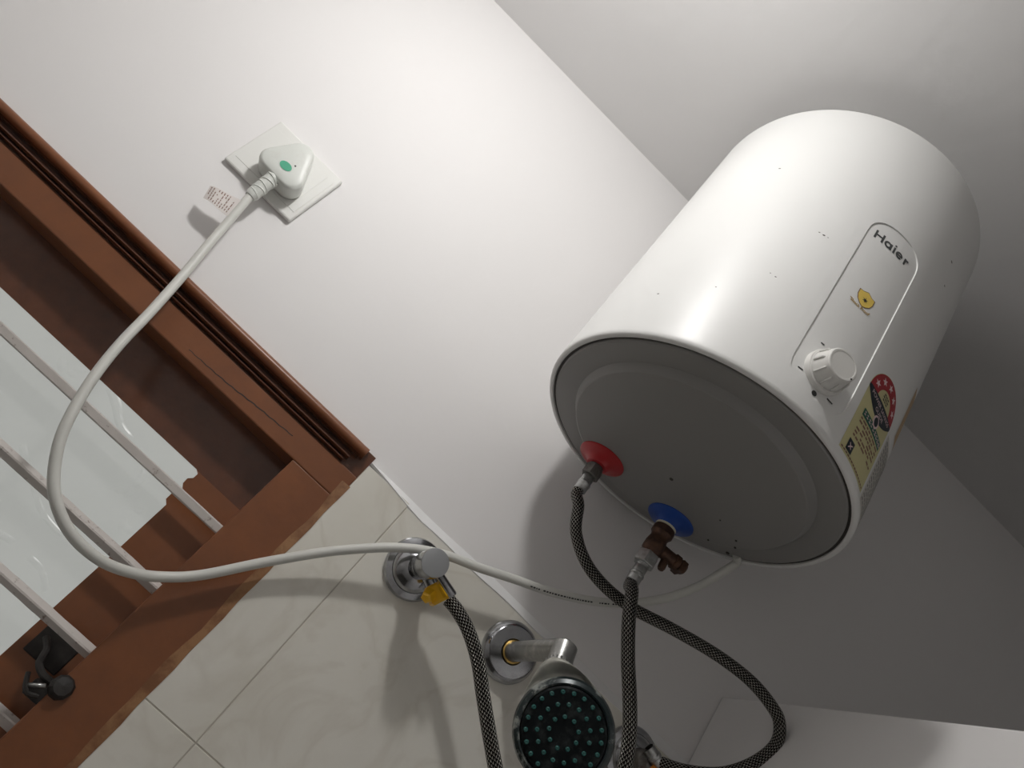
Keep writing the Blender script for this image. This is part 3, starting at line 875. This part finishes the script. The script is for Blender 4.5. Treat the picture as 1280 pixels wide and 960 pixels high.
# ================================================================ SHOWER
so_ = Vector((0.26400, -TT, 1.79680))
shower = thing('shower', 'old chrome shower arm with round dark shower head on tiled wall', 'shower', so_)
out = Vector((0, -1, 0))
obj('flange', lathebm([(.0335, 0), (.0337, .004), (.0320, .0078), (.0284, .0120), (.0272, .0126), (.0140, .0128), (.0128, .0118)], so_, out, 48), M['chrome'], shower, sharp=25)
obj('brass_ring', lathebm([(.0104, .0100), (.0118, .0118), (.0124, .0135), (.0104, .0145)], so_, out, 28), M['brass'], shower, 'brass ring at the arm root')
E_ = Vector((0.2583, -0.1480, 1.7977)); J_ = Vector((0.2598, -0.1600, 1.7788))
obj('arm', tubebm([so_ + out * .004, so_.lerp(E_, .5), E_ + (E_ - so_).normalized() * .004], .0105, 24), M['chrome_old'], shower)
nd = (J_ - E_).normalized()
bm = tubebm(catmull([E_ - nd * .0035 + out * .0045, E_ + nd * .002 + out * .0035, E_.lerp(J_, .5) + out * .0015, J_ + nd * .004], .003), .0118, 24)
obj('elbow', bm, M['chrome_old'], shower)
RC = Vector((0.2862, -0.1840, 1.7347)); CAMP = Vector((0, -.8, 1.6))
fn = ((CAMP - RC).normalized() + Vector((0.6983, 0.3031, -0.6485)) * .10).normalized()
# knurled nut
e, g, k = basis(nd)
bm = bmesh.new(); lathe(bm, [(.0110, -.004), (.0128, -.003), (.0128, .004), (.012, .006)], J_, nd, 24)
kn = obj('joint_nut', bm, M['chrome_old'], shower)
for i in range(20):
    a = 2 * math.pi * i / 20; d = e * math.cos(a) + g * math.sin(a)
    obj('knurl', tubebm([J_ + d * .0128 - nd * .003, J_ + d * .0128 + nd * .004], .0009, 5), M['chrome_old'], kn)
# dome: circles from the joint to the rim
bm = bmesh.new(); rows = []
RR = .0440
back = RC - fn * .016
for i in range(13):
    t = i / 12
    c = J_.lerp(back, t ** 1.0)
    nn = nd.lerp(fn, min(1, t * 1.15)).normalized()
    rad = .0132 + (RR - .0132) * (t ** .80)
    e, g, k = basis(nn)
    # keep the rings aligned
    ref = Vector((1, 0, 0)); e = (ref - nn * ref.dot(nn)).normalized(); g = nn.cross(e)
    rows.append([bm.verts.new(c + (e * math.cos(2 * math.pi * q / 40) + g * math.sin(2 * math.pi * q / 40)) * rad) for q in range(40)])
for a, b in zip(rows, rows[1:]):
    for q in range(40):
        j = (q + 1) % 40
        bm.faces.new((a[q], a[j], b[j], b[q]))
bmesh.ops.recalc_face_normals(bm, faces=bm.faces)
obj('dome', bm, M['head_grey'], shower, 'scaled grey back of the shower head')
obj('rim', lathebm([(RR - .001, -.016), (RR + .0006, -.013), (RR + .0008, -.006), (RR - .001, -.001), (RR - .0042, .0012), (RR - .0058, .0004), (RR - .0064, -.003)], RC, fn, 56), M['head_dark'], shower, 'worn dark rim')
face = obj('face_plate', lathebm([(RR - .0066, -.003), (RR - .0068, .0008), (RR - .0085, .0024), (.022, .0034), (.006, .0030), (0, .0024)], RC, fn, 56), M['face_dark'], shower, 'black spray plate')
e, g, k = basis(fn)
nm = None
for rr, n, ph in ((.0325, 21, .1), (.0228, 15, .3), (.0128, 9, .0)):
    for i in range(n):
        a = 2 * math.pi * i / n + ph
        p = RC + (e * math.cos(a) + g * math.sin(a)) * rr + fn * .0026
        if nm is None:
            bm = lathebm([(.0022, 0), (.0020, .0012), (.0013, .0022), (.0006, .0020), (0, .0016)], (0, 0, 0), fn, 10)
            nm = bpy.data.meshes.new('nozzle'); bm.to_mesh(nm); bm.free()
        o = link('nozzle', nm, face, M['nozzle'])
        o.location = p - base_of(face)

# ================================================================ SOCKET
def quad_wall(x0, x1, z0, z1, y0, y1, bev, name, m, parent, label=None):
    return obj(name, boxbm((x0, y0, z0), (x1, y1, z1), bev), M[m], parent, label, smooth=False)
sx0, sx1, sz0, sz1 = -0.36440, -0.25960, 1.98920, 2.08040
sock = thing('wall_socket', 'white square wall socket plate on the painted wall', 'socket', ((sx0 + sx1) / 2, 0, sz0))
quad_wall(sx0, sx1, sz0, sz1, -.0070, 0.0, .0022, 'cover_plate', 'socket', sock)
quad_wall(sx0 + .006, -0.27480, sz0 + .012, sz1 - .012, -.0074, -.006, .0003, 'socket_module', 'socket', sock)
quad_wall(-0.27400, sx1 - .005, sz0 + .012, sz1 - .012, -.0074, -.006, .0003, 'switch_module', 'socket', sock)

# ================================================================ POWER CORD with its plug
PY = -0.03440
pc = Vector((-0.30560, PY, 2.03040))
cordt = thing('power_cord', 'white power cord plugged into the wall socket, looping past the window', 'cord', (pc.x, -.0085, pc.z))
# plug: rounded triangle with its apex up
A_, B_, C_ = [Vector((x, 0, z)) for x, z in ((-0.32680, 2.01720), (-0.28240, 2.01560), (-0.30680, 2.06320))]
cen = (A_ + B_ + C_) / 3
def tri(scale, y, rad=.0105, lift=0):
    cs = [cen + (q - cen) * scale for q in (A_, B_, C_)]
    pts = []
    for i in range(3):
        p, a, b = cs[i], cs[i - 1], cs[(i + 1) % 3]
        u, v = (a - p).normalized(), (b - p).normalized()
        half = u.angle(v) / 2; d = rad / math.sin(half)
        c = p + (u + v).normalized() * d
        s0, s1 = c + (p + u * (rad / math.tan(half)) - c), c + (p + v * (rad / math.tan(half)) - c)
        a0, a1 = math.atan2((s0 - c).z, (s0 - c).x), math.atan2((s1 - c).z, (s1 - c).x)
        while a1 - a0 > math.pi: a1 -= 2 * math.pi
        while a1 - a0 < -math.pi: a1 += 2 * math.pi
        for q in range(9):
            t = a0 + (a1 - a0) * q / 8
            pts.append(Vector((c.x + rad * math.cos(t), y, c.z + rad * math.sin(t))))
    return pts
bm = bmesh.new(); rows = []
for sc, y in ((1.13, -.0083), (1.15, -.012), (1.16, PY + .0065), (1.15, PY + .003), (1.10, PY + .0008), (1.04, PY), (.72, PY - .0008), (.3, PY - .001)):
    rows.append([bm.verts.new(q) for q in tri(sc * 1.53, y, .0150 * min(1, sc))])
for a, b in zip(rows, rows[1:]):
    n = len(a)
    for i in range(n): bm.faces.new((a[i], a[(i + 1) % n], b[(i + 1) % n], b[i]))
bm.faces.new(rows[-1]); bmesh.ops.recalc_face_normals(bm, faces=bm.faces)
plug = obj('plug', bm, M['plug'], cordt, 'white three-pin plug with a green oval')
bm = bmesh.new()
gc = Vector((-0.30400, PY - .0013, 2.02320))
f = bm.faces.new([bm.verts.new(gc + Vector((.0078 * math.cos(2 * math.pi * i / 20), 0, .0056 * math.sin(2 * math.pi * i / 20)))) for i in range(20)])
bmesh.ops.recalc_face_normals(bm, faces=bm.faces)
obj('green_oval', bm, M['green'], plug, 'green oval mark', smooth=False)
obj('screw', lathebm([(0, .0002), (.0011, .0002), (.0011, -.001)], (-0.29760, PY - .0012, 2.03200), (0, -1, 0), 8), M['groove'], plug)
# strain relief ribs
s0 = Vector((-0.30480, PY + .009, 2.00960)); s1 = Vector((-0.3021, -0.0256, 1.9667))
sd_ = (s1 - s0)
srel = obj('strain_relief', lathebm([(0, 0), (.0085, 0), (.0078, sd_.length * .9), (.006, sd_.length), (0, sd_.length)], s0, sd_, 20), M['plug'], cordt)
for i in range(5):
    t = .16 + .17 * i
    bm = bmesh.new(); lathe(bm, [(.0070, -.0016), (.0094 - .0006 * i * .4, -.0008), (.0094 - .0006 * i * .4, .0008), (.0070, .0016)], s0 + sd_ * t, sd_ + Vector((.01, 0, -.004)) * (1 if i % 2 else -1), 20)
    obj('relief_rib', bm, M['plug'], srel)
CORD = [s0 + sd_ * .6, s1] + [(-0.2916, -0.0264, 1.9225), (-0.2834, -0.0304, 1.8909), (-0.2683, -0.0400, 1.8403), (-0.2527, -0.0544, 1.7866), (-0.2406, -0.0680, 1.7416), (-0.2275, -0.0784, 1.7035), (-0.2123, -0.0864, 1.6701), (-0.1977, -0.0896, 1.6447), (-0.1795, -0.0896, 1.6235), (-0.1622, -0.0896, 1.6099), (-0.1424, -0.0856, 1.6007), (-0.1214, -0.0776, 1.5967), (-0.0984, -0.0624, 1.5985), (-0.0772, -0.0440, 1.6072), (-0.0584, -0.0296, 1.6203), (-0.0338, -0.0240, 1.6442), (0.0013, -0.0240, 1.6913), (0.0351, -0.0288, 1.7334), (0.0622, -0.0336, 1.7624), (0.0860, -0.0376, 1.7849), (0.1096, -0.0392, 1.8031), (0.1370, -0.0400, 1.8186), (0.1726, -0.0400, 1.8332), (0.2079, -0.0400, 1.8495), (0.2525, -0.0440, 1.8686), (0.2944, -0.0496, 1.8916), (0.3278, -0.0584, 1.9162), (0.3557, -0.0704, 1.9462), (0.3760, -0.0824, 1.9791), (0.3865, -0.0976, 2.0094), (0.3907, -0.1072, 2.0265)] + [hw((0.14104, 0.06880, .001))]
path = catmull(CORD, .004)
obj('cord', tubebm(path, .0050, 14), M['cord'], cordt)
# printing along the cord
acc = [0.0]
for a, b in zip(path, path[1:]): acc.append(acc[-1] + (b - a).length)
bm = bmesh.new()
i0 = min(range(len(path)), key=lambda i: (path[i] - Vector((0.2210, -0.0416, 1.8551))).length)
i1 = min(range(len(path)), key=lambda i: (path[i] - Vector((0.3224, -0.0568, 1.9128))).length)
dn_ = Vector((0.6983, 0.3031, -0.6485))
s = acc[i0]
def at(s):
    for i in range(len(acc) - 1):
        if acc[i + 1] >= s:
            t = (s - acc[i]) / max(1e-9, acc[i + 1] - acc[i]); return path[i].lerp(path[i + 1], t), (path[i + 1] - path[i]).normalized()
while s < acc[i1]:
    w = rnd.uniform(.0012, .0032)
    if rnd.random() < .85:
        for a0, a1 in ((.10, .42),):
            vs = []
            for ss, aa in ((s, a0), (s + w, a0), (s + w, a1), (s, a1)):
                p, T = at(ss); tocam = (CAMP - p); tocam = (tocam - T * tocam.dot(T)).normalized(); dd = T.cross(tocam)
                if dd.dot(dn_) < 0: dd = -dd
                vs.append(bm.verts.new(p + (tocam * math.cos(aa) + dd * math.sin(aa)) * .00525))
            bm.faces.new(vs)
    s += w + .0010
obj('cord_print', bm, M['print_dark'], cordt, 'dark printing along the cord', smooth=False)
# paper flag tag wrapped round the cord
ta, tb, tc_, td = [Vector(q) for q in [(-0.3385, -0.0224, 1.9442), (-0.3019, -0.0304, 1.9553), (-0.2951, -0.0304, 1.9290), (-0.3317, -0.0224, 1.9276)]]
def tagp(u, v):
    p = ta.lerp(tb, u).lerp(td.lerp(tc_, u), v)
    return p + Vector((0, -.0022 * math.sin(u * 5.5) * (1 - u * .5), 0))
bm = bmesh.new(); grid = [[bm.verts.new(tagp(i / 12, j / 4)) for j in range(5)] for i in range(13)]
for i in range(12):
    for j in range(4): bm.faces.new((grid[i][j], grid[i + 1][j], grid[i + 1][j + 1], grid[i][j + 1]))
r = bmesh.ops.extrude_face_region(bm, geom=bm.faces[:])
bmesh.ops.translate(bm, verts=[v for v in r['geom'] if isinstance(v, bmesh.types.BMVert)], vec=(0, .0003, 0))
bmesh.ops.recalc_face_normals(bm, faces=bm.faces)
tg = obj('tag', bm, M['tag'], cordt, 'white paper tag covered in small print')
bm = bmesh.new()
for i in range(10):
    u = .06 + i * .085; v = .08
    while v < .9:
        w = rnd.uniform(.06, .2); 
        if rnd.random() < .8:
            q = [(u, v), (u + .028, v), (u + .028, min(.93, v + w)), (u, min(.93, v + w))]
            f = bm.faces.new([bm.verts.new(tagp(*x) + Vector((0, -.0003, 0))) for x in q])
        v += w + .05
obj('small_print', bm, M['print_brown'], tg, smooth=False)
